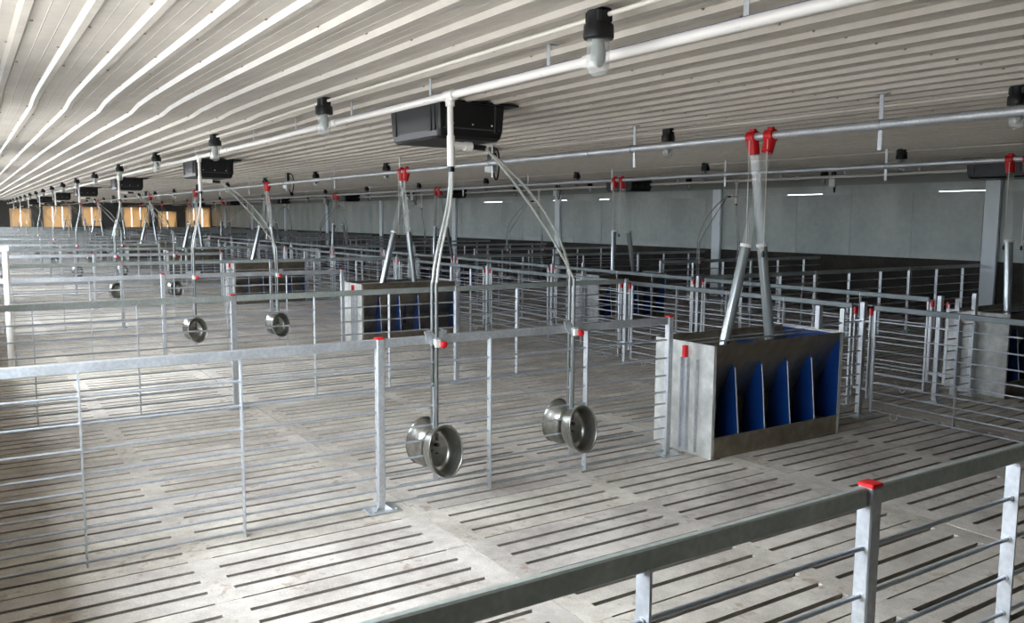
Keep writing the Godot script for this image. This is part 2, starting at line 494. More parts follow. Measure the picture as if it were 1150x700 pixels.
	for q in [[-200.0, WL - 0.2, -230.0, 170.0], [WR + 0.2, 200.0, -230.0, 170.0], [WL - 0.2, WR + 0.2, ZN + 0.2, 170.0], [WL - 0.2, WR + 0.2, -230.0, ZF - 0.2]]:
		gb.box(Vector3((q[0] + q[1]) / 2, -0.4, (q[2] + q[3]) / 2), Vector3(q[1] - q[0], 0.08, q[3] - q[2]))
	struct("ground", gb.mesh(), M.ground, "pale gravel ground outside the barn", "ground")

var _sheet: ArrayMesh
func sheet_mesh() -> ArrayMesh:
	if _sheet == null: _sheet = B.new().box(Vector3.ZERO, Vector3(0.06, 2.155 - SILL, 1.214), Basis(), 0.003).mesh()
	return _sheet


# ---------------------------------------------------------------- fences
func make_panel(length: float, stiff: Array, fine: bool, label: String, group: String, rail: Material = M.rail) -> Node3D:
	var t := Node3D.new()
	t.name = "rod_fence"
	tag(t, label, "fence", group)
	if length > 1.0: part("top_rail", B.new().box(Vector3(length / 2, TOP - 0.026, 0), Vector3(length, 0.052, 0.022), Basis(), 0.004).mesh(), rail, t)
	var rod := B.new().tube([Vector3(0.0, 0, 0), Vector3(length, 0, 0)], 0.0068, 8 if fine else 5).mesh()
	var bar := B.new().box(Vector3(0, (TOP - 0.045) / 2 + 0.003, 0), Vector3(0.007, TOP - 0.045, 0.042)).mesh()
	var nub := B.new().tube([Vector3(-0.008, 0, 0), Vector3(0.008, 0, 0)], 0.011, 8).mesh()
	if fine:
		for h in RODS: part("rod", rod, M.rod, t, Vector3(0, h, 0))
		for x in stiff:
			var s := part("stiffener", bar, M.galv, t, Vector3(x, 0, 0))
			var w := B.new()
			for h in RODS: w.tube([Vector3(-0.009, h, 0), Vector3(0.009, h, 0)], [0.011, 0.009], 8)
			part("weld", w.mesh(), M.galv, s).set_meta("kind", "stuff")
	else:
		var b := B.new()
		for h in RODS: b.tube([Vector3(0, h, 0), Vector3(length, h, 0)], 0.0068, 5, false)
		part("rods", b.mesh(), M.rod, t).set_meta("kind", "stuff")
		for x in stiff: part("stiffener", bar, M.galv, t, Vector3(x, 0, 0))
	return t

func make_post(label: String, group: String, cap: bool, fine := true) -> Node3D:
	var t := Node3D.new()
	t.name = "fence_post"
	tag(t, label, "post", group)
	part("upright", B.new().box(Vector3(0, TOP / 2 + 0.004, 0), Vector3(0.044, TOP - 0.008, 0.044), Basis(), 0.004).mesh(), M.galv, t)
	if cap: part("cap", B.new().box(Vector3(0, TOP + 0.004, 0), Vector3(0.047, 0.01, 0.047), Basis(), 0.003).mesh(), M.red, t, Vector3.ZERO, "red plastic cap")
	var pl := part("base_plate", B.new().box(Vector3(0, 0.005, 0), Vector3(0.19, 0.008, 0.17), Basis(), 0.002).mesh(), M.galv, t)
	if fine:
		var g := B.new().prism([Vector2(0.0, 0.0), Vector2(0.05, 0.0), Vector2(0.0, 0.03)], 0.005).mesh()
		var bolt := B.new().lathe([Vector2(0.009, 0.0), Vector2(0.009, 0.008), Vector2(0.0, 0.009)], 6).mesh()
		for k in 4:
			var q := part("gusset", g, M.galv, t)
			q.rotation.y = TAU * (k + 0.5) / 4
			q.position = Vector3(0.024, 0.009, 0).rotated(Vector3.UP, TAU * (k + 0.5) / 4)
			part("bolt", bolt, M.steel, pl, Vector3(0.068 * (1 if k % 2 else -1), 0.009, 0.058 * (1 if k < 2 else -1)))
	return t

func make_gate_post(label: String, group: String) -> Node3D:
	var t := make_post(label, group, false)
	t.name = "gate_post"
	for s in [-1, 1]:
		var h := part("hinge_bar", B.new().box(Vector3(0, 0.54, s * 0.072), Vector3(0.03, 0.74, 0.012), Basis(), 0.002).box(Vector3(0.012, 0.54, s * 0.082), Vector3(0.006, 0.74, 0.024)).box(Vector3(0, 0.25, s * 0.045), Vector3(0.02, 0.02, 0.05)).box(Vector3(0, 0.82, s * 0.045), Vector3(0.02, 0.02, 0.05)).mesh(), M.galv, t)
		part("plug", B.new().box(Vector3(0, 0.905, s * 0.074), Vector3(0.034, 0.06, 0.02), Basis(), 0.003).mesh(), M.red, h, Vector3.ZERO, "red plastic plug")
	return t

func make_gate(label: String, group: String, fine: bool) -> Node3D:
	var length := 2.84
	var t := Node3D.new()
	t.name = "alley_gate"
	tag(t, label, "gate", group)
	part("top_rail", B.new().box(Vector3(0, TOP - 0.042, 0), Vector3(length, 0.046, 0.024), Basis(), 0.004).mesh(), M.gate_rail, t)
	var bars := [-length / 2 + 0.01, -0.70, 0.0, 0.70, length / 2 - 0.01]
	var lift := 0.05
	if fine:
		var rod := B.new().tube([Vector3(-length / 2, 0, 0), Vector3(length / 2, 0, 0)], 0.0062, 8).mesh()
		for h in RODS: part("rod", rod, M.rod, t, Vector3(0, h * 0.95 + lift, 0))
	else:
		var b := B.new()
		for h in RODS: b.tube([Vector3(-length / 2, h * 0.95 + lift, 0), Vector3(length / 2, h * 0.95 + lift, 0)], 0.0062, 5, false)
		part("rods", b.mesh(), M.rod, t).set_meta("kind", "stuff")
	for k in 5:
		var e := k == 0 or k == 4
		part("end_bar" if e else "stiffener", B.new().box(Vector3(0, 0.51, 0), Vector3(0.02 if e else 0.007, 0.89, 0.02 if e else 0.03), Basis(), 0.002).mesh(), M.galv, t, Vector3(bars[k], 0, 0))
	var loop := []
	for k in 11: loop.append(Vector3(-cos(PI * k / 10) * 0.034, -sin(PI * k / 10) * 0.055, 0))
	var lm := B.new().tube(loop, 0.005, 8).mesh()
	for x in [-length / 2 + 0.22, length / 2 - 0.22]: part("foot_loop", lm, M.galv, t, Vector3(x, 0.078, 0))
	return t

func build_fences() -> void:
	var g_a := "fence panels against the window wall"
	var g_b := "fence panels between two posts"
	var g_c := "fence panels beside the alley gates"
	var stiff := [0.70, 1.44]
	var protos := {}
	for fine in [true, false]:
		protos["a%s" % fine] = make_panel(2.185, stiff, fine, "galvanized rod fence panel running from window wall to red capped post", g_a)
		protos["o%s" % fine] = make_panel(2.185, stiff, fine, "galvanized rod fence panel with pale rail running from window wall to post", g_a, M.galv)
		protos["b%s" % fine] = make_panel(2.155, stiff, fine, "galvanized rod fence panel between two posts, without drinking bowls", g_b)
		protos["w%s" % fine] = make_panel(2.155, stiff, fine, "galvanized rod fence panel carrying the steel drinking bowls", "fence panels that carry drinking bowls", M.galv)
		protos["c%s" % fine] = make_panel(2.17, stiff, fine, "galvanized rod fence panel running up to the alley gate post", g_c)
		protos["s%s" % fine] = make_panel(0.56, [0.28], fine, "short galvanized rod panel between feeder post and alley gate post", "short panels beside feeders")
	var far_a := make_panel(1.93, stiff, false, "galvanized rod fence panel running up to dark stub wall", "fence panels against the dark wall")
	var p_a := make_post("square galvanized fence post with red cap and bolted base plate", "red capped fence posts", true)
	var p_f := make_post("square galvanized fence post near dark wall", "fence posts near the dark wall", false)
	var p_b := make_post("square galvanized fence post with red cap at the feeder end", "fence posts beside feeders", true)
	var p_m := make_post("square galvanized fence post joining two plain rod panels", "posts joining plain panels", false)
	var p_e := make_post("square galvanized fence post between feeder and short panel", "short posts behind feeders", false)
	var p_c := make_gate_post("galvanized gate post with red plugged hinge bars on window side of alley", "gate posts on window side of alley")
	var p_d := make_gate_post("galvanized gate post with red plugged hinge bars on dark wall side of alley", "gate posts on dark wall side of alley")
	var gates := {}
	for fine in [true, false]:
		gates["l%s" % fine] = make_gate("galvanized rod gate along the alley, on the window side", "alley gates on window side", fine)
		gates["r%s" % fine] = make_gate("galvanized rod gate along the alley, on the dark wall side", "alley gates on dark wall side", fine)
	for k in ROWS:
		var z := row_z(k)
		var fine := k < FINE_ROWS
		var dv := nth(k, "divider")
		var odd := k % 2 == 1
		copy(protos[("o%s" if odd else "a%s") % fine], "rod_fence", Vector3(-0.29, 0, z), "rod fence meeting the window wall, " + dv)
		copy(protos[("w%s" if odd else "b%s") % fine], "rod_fence", Vector3(XA + 0.024, 0, z), ("rod fence carrying drinkers, window side, " if odd else "middle rod fence, window side, ") + dv)
		copy(p_a, "fence_post", Vector3(XA, 0, z), "red capped post nearest window wall, " + dv)
		if k > 0:
			copy(p_b if odd else p_m, "fence_post", Vector3(XB, 0, z), ("red capped post touching feeder, window side, " if odd else "uncapped middle post, window side, ") + dv)
			copy(p_c, "gate_post", Vector3(XC, 0, z), "gate post, window side of alley, " + dv)
			if odd:
				copy(p_e, "fence_post", Vector3(XE, 0, z), "uncapped post behind feeder, window side, " + dv)
				copy(protos["s%s" % fine], "rod_fence", Vector3(XE + 0.024, 0, z), "short rod fence beside feeder, window side, " + dv)
			else: copy(protos["c%s" % fine], "rod_fence", Vector3(XB + 0.024, 0, z), "rod fence meeting alley, window side, " + dv)
			# the pens beyond the alley
			copy(p_d, "gate_post", Vector3(AXIS - XC, 0, z), "gate post, dark wall side of alley, " + dv, "", PI)
			copy(p_b if odd else p_m, "fence_post", Vector3(AXIS - XB, 0, z), ("red capped post touching feeder, dark wall side, " if odd else "uncapped middle post, dark wall side, ") + dv)
			copy(p_f, "fence_post", Vector3(AXIS - XA, 0, z), "square post nearest dark wall, " + dv)
			copy(protos[("w%s" if odd else "b%s") % (k < 3)], "rod_fence", Vector3(AXIS - XA - 0.024, 0, z), ("rod fence carrying drinkers, dark wall side, " if odd else "middle rod fence, dark wall side, ") + dv, "", PI)
			copy(far_a, "rod_fence", Vector3(AXIS - XA + 0.024, 0, z), "rod fence meeting the dark wall, " + dv)
			if odd:
				copy(p_e, "fence_post", Vector3(AXIS - XE, 0, z), "uncapped post behind feeder, dark wall side, " + dv)
				copy(protos["s%s" % (k < 3)], "rod_fence", Vector3(AXIS - XE - 0.024, 0, z), "short rod fence beside feeder, dark wall side, " + dv, "", PI)
			else: copy(protos["c%s" % (k < 3)], "rod_fence", Vector3(AXIS - XB - 0.024, 0, z), "rod fence meeting alley, dark wall side, " + dv, "", PI)
		# gates close the pen behind this row
		copy(gates["l%s" % fine], "alley_gate", Vector3(XC, 0, z - BAY / 2), "rod gate, window side of alley, " + nth(k, "pen"), "", PI / 2)
		if k > 0: copy(gates["r%s" % fine], "alley_gate", Vector3(AXIS - XC, 0, z - BAY / 2), "rod gate, dark wall side of alley, " + nth(k, "pen"), "", PI / 2)
	for d in [protos, gates]:
		for q in d.values(): q.free()
	for q in [far_a, p_a, p_f, p_b, p_m, p_e, p_c, p_d]: q.free()


# ---------------------------------------------------------------- feeders and their drop tubes
func make_feeder() -> Node3D:
	var t := Node3D.new()
	t.name = "pig_feeder"
	var length := 1.40
	var w := 0.29
	for s in [-1, 1]:
		var e := part("end_panel", B.new().box(Vector3(s * (length / 2), 0.402, 0), Vector3(0.006, 0.80, w * 2), Basis(), 0.001).box(Vector3(s * (length / 2 - 0.012), 0.402, w - 0.003), Vector3(0.024, 0.80, 0.004)).box(Vector3(s * (length / 2 - 0.012), 0.402, -w + 0.003), Vector3(0.024, 0.80, 0.004)).mesh(), M.steel, t)
		part("film", B.new().box(Vector3(s * (length / 2 - 0.0055), 0.45, 0), Vector3(0.003, 0.68, w * 2 - 0.03)).mesh(), M.film, e, Vector3.ZERO, "blue protective film")
		var br := part("mounting_channel", B.new().box(Vector3(s * (length / 2 + 0.02), 0.36, 0.06), Vector3(0.03, 0.66, 0.006)).box(Vector3(s * (length / 2 + 0.02), 0.36, 0.0), Vector3(0.03, 0.66, 0.006)).box(Vector3(s * (length / 2 + 0.006), 0.36, 0.03), Vector3(0.006, 0.66, 0.06)).box(Vector3(s * (length / 2 + 0.02), 0.36, 0.15), Vector3(0.03, 0.66, 0.006)).mesh(), M.galv, t)
		part("plug", B.new().box(Vector3(s * (length / 2 + 0.02), 0.735, 0.03), Vector3(0.034, 0.085, 0.03), Basis(), 0.003).mesh(), M.red, br, Vector3.ZERO, "red plastic plug")
	var inner := length - 0.014
	for s in [-1, 1]:
		var h := B.new()
		var pts := [Vector2(w - 0.004, 0.80), Vector2(0.20, 0.645), Vector2(0.07, 0.36), Vector2(0.06, 0.12)]
		for k in 3:
			var a: Vector2 = pts[k]; var b: Vector2 = pts[k + 1]
			var mid := (a + b) / 2
			var ln := a.distance_to(b)
			var ang := atan2((b.x - a.x) * s, b.y - a.y)
			h.box(Vector3(0, mid.y, mid.x * s), Vector3(inner, ln, 0.004), Basis(Vector3.RIGHT, ang))
		h.tube([Vector3(-inner / 2, 0.80, s * (w - 0.006)), Vector3(inner / 2, 0.80, s * (w - 0.006))], 0.006, 8)
		part("hopper_sheet", h.mesh(), M.stainless, t)
		var tr := B.new().box(Vector3(0, 0.078, s * (w - 0.004)), Vector3(inner, 0.145, 0.004)).box(Vector3(0, 0.02, s * w / 2), Vector3(inner, 0.004, w))
		tr.tube([Vector3(-inner / 2, 0.15, s * (w - 0.006)), Vector3(inner / 2, 0.15, s * (w - 0.006))], 0.006, 8)
		part("trough", tr.mesh(), M.stainless, t)
		for k in 4:
			var x := -0.42 + 0.28 * k
			var poly := [Vector2(0.20, 0.645), Vector2(0.07, 0.36), Vector2(0.06, 0.03), Vector2(w - 0.01, 0.03), Vector2(w - 0.012, 0.15), Vector2(0.225, 0.62)]
			var xf := Transform3D(Basis(Vector3(0, 0, s), Vector3.UP, Vector3(-s, 0, 0)), Vector3(x, 0, 0))
			var d := part("divider", B.new().prism(poly, 0.005, xf).mesh(), M.film, t)  # film blue over the whole divider, blue reflections on its steel included
			part("edge_roll", B.new().tube([Vector3(x, 0.15, s * (w - 0.014)), Vector3(x, 0.62, s * 0.226)], 0.005, 6).mesh(), M.galv, d)
	for zz in [-0.07, 0.07]: part("tie_rod", B.new().tube([Vector3(-length / 2, 0.79, zz), Vector3(length / 2, 0.79, zz)], 0.006, 8).mesh(), M.galv, t)
	part("centre_baffle", B.new().box(Vector3(0, 0.5, 0), Vector3(0.005, 0.52, 0.26)).mesh(), M.film, t)
	return t

func feed_tube(z: float, pz: float, x0: float, foot: Vector3, lab: String, grp: String) -> void:
	# x0: feed line; the tube leaves a red saddle on the line and runs straight to the hopper
	var top := Vector3(x0, FEEDH, z + pz)
	var t := thing("feed_drop_tube", lab, "feed tube", top, grp)
	var dir := (foot - top).normalized()
	part("saddle", B.new().tube([Vector3(0, 0, -0.036), Vector3(0, 0, 0.036)], 0.046, 14).tube([Vector3(0, -0.02, 0), dir * 0.13], [0.046, 0.042], 14).box(Vector3(0, 0.046, 0), Vector3(0.03, 0.03, 0.05), Basis(), 0.004).mesh(), M.red, t, Vector3.ZERO, "red plastic pipe saddle")
	var ln := top.distance_to(foot)
	part("upper_tube", B.new().tube([dir * 0.10, dir * ln * 0.55], 0.034, 14, false).mesh(), M.clear, t, Vector3.ZERO, "clear plastic tube")
	part("collar", B.new().tube([dir * (ln * 0.50 - 0.012), dir * (ln * 0.50 + 0.012)], 0.044, 14).mesh(), M.white, t)
	part("lower_tube", B.new().tube([dir * ln * 0.50, dir * ln], 0.039, 14, false).mesh(), M.feedtube, t)
	var side := 0.055
	var c := part("pull_cord", B.new().tube([Vector3(-side, -0.03, 0.02), Vector3(-side, -0.86, 0.02)], 0.0035, 6).mesh(), M.cord, t)
	part("cord_weight", B.new().lathe([Vector2(0.0, -0.90), Vector2(0.012, -0.895), Vector2(0.012, -0.86), Vector2(0.004, -0.85)], 8, Transform3D(Basis(), Vector3(-side, 0, 0.02))).mesh(), M.black, c)

func build_feeders() -> void:
	var proto := make_feeder()
	for k in range(1, ROWS, 2):
		var z := row_z(k)
		for side in 2:
			var x := 4.97 if side == 0 else AXIS - 4.97
			var f := copy(proto, "pig_feeder", Vector3(x, 0, z), "", "", 0.0 if side == 0 else PI)
			var where := "window side of alley" if side == 0 else "dark wall side of alley"
			tag(f, "steel feeder with blue lined ends, %s side, %s" % ["window" if side == 0 else "dark wall", nth(k / 2, "feeder")], "feeder", "pig feeders on the " + where)
			var lx := FEEDX if side == 0 else AXIS - FEEDX
			for s in [-1, 1]:
				var dx: float = -0.30 if s == 1 else 0.20
				feed_tube(z, 0.02 + s * 0.085 - 0.06, lx, Vector3(x + (dx if side == 0 else -dx), 0.66, z - 0.02 * s),
					"feed tube leaning to %s wall, %s side, %s" % ["window" if (s == 1) == (side == 0) else "dark", "window" if side == 0 else "dark wall", nth(k / 2, "feeder")], "feed drop tubes above feeders, " + where)
	proto.free()


# ---------------------------------------------------------------- drinkers and water lines
func make_drinker() -> Node3D:
	var t := Node3D.new()
	t.name = "pig_drinker"
	for s in [-1, 1]:
		part("standpipe", B.new().tube([Vector3(0.006 * s, 1.29, 0.015 * s), Vector3(0.006 * s, 0.36, 0.016 * s)], 0.0105, 10).mesh(), M.pipe, t)
		# oval cup, opening away from the fence and a little upwards
		var xf := Transform3D(Basis(Vector3.RIGHT, s * (PI / 2 - 0.16)), Vector3(-0.004, 0.305, 0.016 * s))
		var b := B.new()
		var out := [Vector2(0.0, 0.0), Vector2(0.064, 0.002), Vector2(0.082, 0.012), Vector2(0.091, 0.034), Vector2(0.097, 0.085), Vector2(0.099, 0.128), Vector2(0.105, 0.130), Vector2(0.105, 0.137)]
		var inn := [Vector2(0.096, 0.135), Vector2(0.093, 0.085), Vector2(0.084, 0.036), Vector2(0.070, 0.030), Vector2(0.064, 0.012), Vector2(0.0, 0.010)]
		b.lathe(out + inn, 28, xf, 1.06, 1.46)
		part("bowl", b.mesh(), M.bowl, t)
		var nz := xf * Vector3(0, 0.012, 0)
		var ny := xf * Vector3(0, 0.034, 0)
		part("nozzle", B.new().tube([nz + Vector3(0, 0.03, 0), ny + Vector3(0, 0.03, 0)], 0.011, 10).tube([nz - Vector3(0, 0.02, 0), ny - Vector3(0, 0.02, 0)], 0.006, 8).tube([nz - Vector3(0.03, 0.0, 0), ny - Vector3(0.03, 0, 0.01 * s)], 0.005, 8).mesh(), M.darkgrey, t)
	part("mounting_bar", B.new().box(Vector3(0, 0.40, 0.0115), Vector3(0.035, 0.56, 0.006), Basis(), 0.002).mesh(), M.galv, t)
	var w := part("clamp", B.new().prism([Vector2(-0.075, 0.05), Vector2(-0.035, 0.058), Vector2(0.0, 0.02), Vector2(0.035, 0.058), Vector2(0.075, 0.05), Vector2(0.06, 0.0), Vector2(0.03, -0.035), Vector2(-0.03, -0.035), Vector2(-0.06, 0.0)], 0.007, Transform3D(Basis(), Vector3(0, TOP - 0.025, 0.016))).box(Vector3(0, TOP - 0.035, 0.04), Vector3(0.05, 0.04, 0.03), Basis(), 0.005).mesh(), M.galv, t)
	part("block", B.new().box(Vector3(-0.008, TOP - 0.045, 0.056), Vector3(0.034, 0.045, 0.02), Basis(), 0.004).mesh(), M.white, w)
	part("knob", B.new().lathe([Vector2(0.0, 0.022), Vector2(0.018, 0.020), Vector2(0.022, 0.01), Vector2(0.02, 0.0), Vector2(0.0, 0.0)], 10, Transform3D(Basis(Vector3.RIGHT, PI / 2), Vector3(0.022, TOP - 0.05, 0.066))).mesh(), M.red, w, Vector3.ZERO, "red plastic knob")
	return t

func build_water() -> void:
	var proto := make_drinker()
	for side in 2:
		var fx := func(x: float) -> float: return x if side == 0 else AXIS - x
		var wall := "window" if side == 0 else "dark"
		var X: float = fx.call(WATERX)
		# main pipe
		var main := thing("water_pipe", "white plastic water main under the ceiling, %s wall side" % wall, "pipe", Vector3(X, WATERH, 0))
		var pts := []
		var z := ZN - 0.05
		while z > ZF + 0.1:
			pts.append(Vector3(0, (ceil_at(z, 2.37) - CEIL) * 0.6, z)); z -= 0.7
		part("pipe", B.new().tube(pts, 0.0225, 14).mesh(), M.white, main)
		var st := []
		for p in pts:
			if p.z > -12: st.append(p + Vector3(-0.006, 0.0215, 0))
		part("print_line", B.new().tube(st, 0.0022, 4).mesh(), M.print_blue, main, Vector3.ZERO, "thin blue printed line")
		for k in 19:
			var zc := -3.02 - 3.05 * k
			part("coupling", B.new().tube([Vector3(0, (ceil_at(zc, 2.37) - CEIL) * 0.6, zc - 0.04), Vector3(0, (ceil_at(zc, 2.37) - CEIL) * 0.6, zc + 0.04)], 0.028, 14).mesh(), M.white, main)
		var hang := B.new().box(Vector3(0, 0.016, 0), Vector3(0.003, 0.148, 0.026)).box(Vector3(-0.02, -0.057, 0), Vector3(0.045, 0.003, 0.026)).box(Vector3(0.02, 0.088, 0), Vector3(0.06, 0.003, 0.026)).mesh()
		var zz := 0.285
		var n := 0
		while zz > (-40.0 if side == 0 else -14.0):
			var h := thing("pipe_hanger", "strap hanger on white water main, %s wall side, %s" % [wall, nth(n, "hanger")], "hanger", Vector3(X + 0.024, WATERH + 0.045, zz), "strap hangers of the white water main, %s wall side" % wall)
			part("strap", hang, M.galv, h)
			zz -= 1.22
			n += 1
		for k in range(1, ROWS, 2):
			var rz := row_z(k)
			var d := thing("water_drop_pipe", "white drop pipe with side tee, %s wall side, %s" % [wall, nth(k, "divider")], "pipe", Vector3(X, WATERH, rz), "white drop pipes from the water main, %s wall side" % wall)
			var s := 1.0 if side == 0 else -1.0
			part("tee", B.new().tube([Vector3(0, 0, -0.055), Vector3(0, 0, 0.055)], 0.030, 14).tube([Vector3.ZERO, Vector3(0, -0.06, 0)], 0.027, 12).mesh(), M.white, d)
			part("riser", B.new().tube([Vector3(0, -0.05, 0), Vector3(0.004, -0.29, 0)], 0.0175, 12).mesh(), M.white, d)
			part("side_tee", B.new().tube([Vector3(0.004, -0.225, 0), Vector3(0.006, -0.40, 0)], 0.023, 12).tube([Vector3(0.0, -0.275, 0), Vector3(0.11 * s, -0.28, 0)], 0.021, 12).tube([Vector3(0.09 * s, -0.28, 0), Vector3(0.14 * s, -0.28, 0)], 0.025, 12).mesh(), M.white, d)
			part("adapter", B.new().tube([Vector3(0.006, -0.38, 0), Vector3(0.006, -0.43, 0)], 0.020, 10).tube([Vector3(0.14 * s, -0.28, 0), Vector3(0.235 * s, -0.285, 0)], 0.017, 10).mesh(), M.black, d)
			var a := Vector3(X + 0.006, WATERH - 0.42, rz)
			for q in 2:
				var dz := 0.022 * (1 if q == 0 else -1)
				var foot := Vector3(fx.call(2.265) + 0.006 * (1 if q == 0 else -1), 1.27, rz + 0.015 * (1 if q == 0 else -1))
				solo("water_hose", B.new().tube(bez(a + Vector3(0, 0, dz * 0.5), a + Vector3(0.0, -0.3, dz), foot + Vector3((a.x - foot.x) * 0.25, 0.3, 0), foot, 8), 0.0085, 8, true).mesh(), M.hose,
					"clear hose hanging below drop pipe, %s wall side, %s" % [wall, nth(k, "divider")], "hose", Vector3.ZERO, "hanging clear water hoses, %s wall side" % wall)
				var b := Vector3(X + 0.23 * s, WATERH - 0.285, rz + dz * 0.5)
				var ft := Vector3(fx.call(3.26) + 0.006 * (1 if q == 0 else -1), 1.27, rz + 0.015 * (1 if q == 0 else -1))
				solo("water_hose", B.new().tube(bez(b, b + Vector3((0.17 + 0.15 * q) * s, -0.16, dz), ft + Vector3((-0.15 + 0.14 * q) * s, 0.27, 0), ft, 14), 0.0085, 8, true).mesh(), M.hose,
					"clear hose arching to farther drinker, %s wall side, %s" % [wall, nth(k, "divider")], "hose", Vector3.ZERO, "arching clear water hoses, %s wall side" % wall)
			for xx in [2.265, 3.26]:
				var o := copy(proto, "pig_drinker", Vector3(fx.call(xx), 0, rz))
				tag(o, "steel bowl drinker nearer the %s, %s wall side, %s" % ["wall" if xx < 3 else "feeder", wall, nth(k, "divider")], "drinker", "drinkers %s on the %s wall side" % ["nearest the wall" if xx < 3 else "nearest the feeder", wall])
	proto.free()
	# stand-in for an overexposed post by the window wall, glare painted white
	var ps := thing("bright_post_standin", "white stand-in for an overexposed post, with an arm to the window wall", "pipe", Vector3(0.36, 0, row_z(3) + 0.08))
	part("upright", B.new().tube([Vector3(0, 0, 0), Vector3(0, 1.30, 0)], 0.03, 12).mesh(), M.white, ps)
	part("arm", B.new().tube([Vector3(0.03, 1.30, 0), Vector3(-0.65, 1.31, 0)], 0.03, 12).mesh(), M.white, ps)


# ---------------------------------------------------------------- overhead fittings
func build_feed_lines() -> void:
	for side in 2:
		var x := FEEDX if side == 0 else AXIS - FEEDX
		var wall := "window" if side == 0 else "dark wall"
		var t := thing("feed_pipe", "long galvanized feed auger pipe under the ceiling, on the %s side of alley" % wall, "pipe", Vector3(x, FEEDH, 0))
		part("pipe", B.new().tube([Vector3(0, 0, ZN - 0.05), Vector3(0, 0, ZF + 0.1)], 0.030, 16).mesh(), M.galv, t)
		for k in 19: part("coupling", B.new().tube([Vector3(0, 0, -3.36 - 3.05 * k), Vector3(0, 0, -3.48 - 3.05 * k)], 0.0345, 16).mesh(), M.galv, t)
		var strap := B.new().box(Vector3(0.033, 0.02, 0), Vector3(0.004, 0.36, 0.03)).box(Vector3(0.033, 0.199, 0.0), Vector3(0.05, 0.004, 0.10)).tube([Vector3(0, 0, -0.012), Vector3(0, 0, 0.012)], 0.037, 12).mesh()
		for k in 16:
			var h := thing("pipe_hanger", "strap hanger on feed pipe, %s side, %s" % [wall, nth(k, "hanger")], "hanger", Vector3(x, FEEDH, -3.39 - 2.42 * k), "strap hangers of the feed pipe, %s side" % wall)
			part("strap", strap, M.galv, h)

func make_light() -> Node3D:
	var t := Node3D.new()
	t.name = "jar_light"
	part("socket", B.new().lathe([Vector2(0.0, -0.118), Vector2(0.058, -0.116), Vector2(0.062, -0.108), Vector2(0.060, -0.062), Vector2(0.048, -0.052), Vector2(0.046, -0.004), Vector2(0.05, 0.0)], 18).box(Vector3(0, -0.03, 0.0), Vector3(0.07, 0.052, 0.10), Basis(), 0.008).mesh(), M.black, t)
	part("globe", B.new().lathe([Vector2(0.0, -0.262), Vector2(0.022, -0.258), Vector2(0.038, -0.244), Vector2(0.046, -0.222), Vector2(0.047, -0.19), Vector2(0.045, -0.118)], 20).mesh(), M.glass, t, Vector3.ZERO, "clear glass jar globe")
	part("bulb", B.new().lathe([Vector2(0.0, -0.226), Vector2(0.014, -0.222), Vector2(0.029, -0.20), Vector2(0.031, -0.175), Vector2(0.027, -0.14), Vector2(0.022, -0.112)], 14).mesh(), M.bulb, t)
	return t

func build_lights() -> void:
	var proto := make_light()
	var rows := [2.165, 5.43, 9.05, 11.75]
	var near := ["beside the white water main", "beside the galvanized feed pipe", "beyond the alley", "along the dark walled side"]
	for r in 4:
		for k in 18:
			var z := -2.71 - 3.05 * k
			var o := copy(proto, "jar_light", Vector3(rows[r], ceil_at(z, rows[r]), z))
			tag(o, "unlit jar light %s, %s" % [near[r], nth(k, "light")], "light", "jar lights %s" % near[r])
		if r < 3:
			var pts := []
			var z := ZN - 0.1
			while z > ZF + 0.5:
				pts.append(Vector3(rows[r] + 0.012, ceil_at(z, rows[r]) - 0.024, z)); z -= 0.61
			solo("conduit", B.new().tube(pts, 0.010, 8).mesh(), M.conduit, "thin white conduit joining the jar lights %s" % near[r], "conduit")
	proto.free()

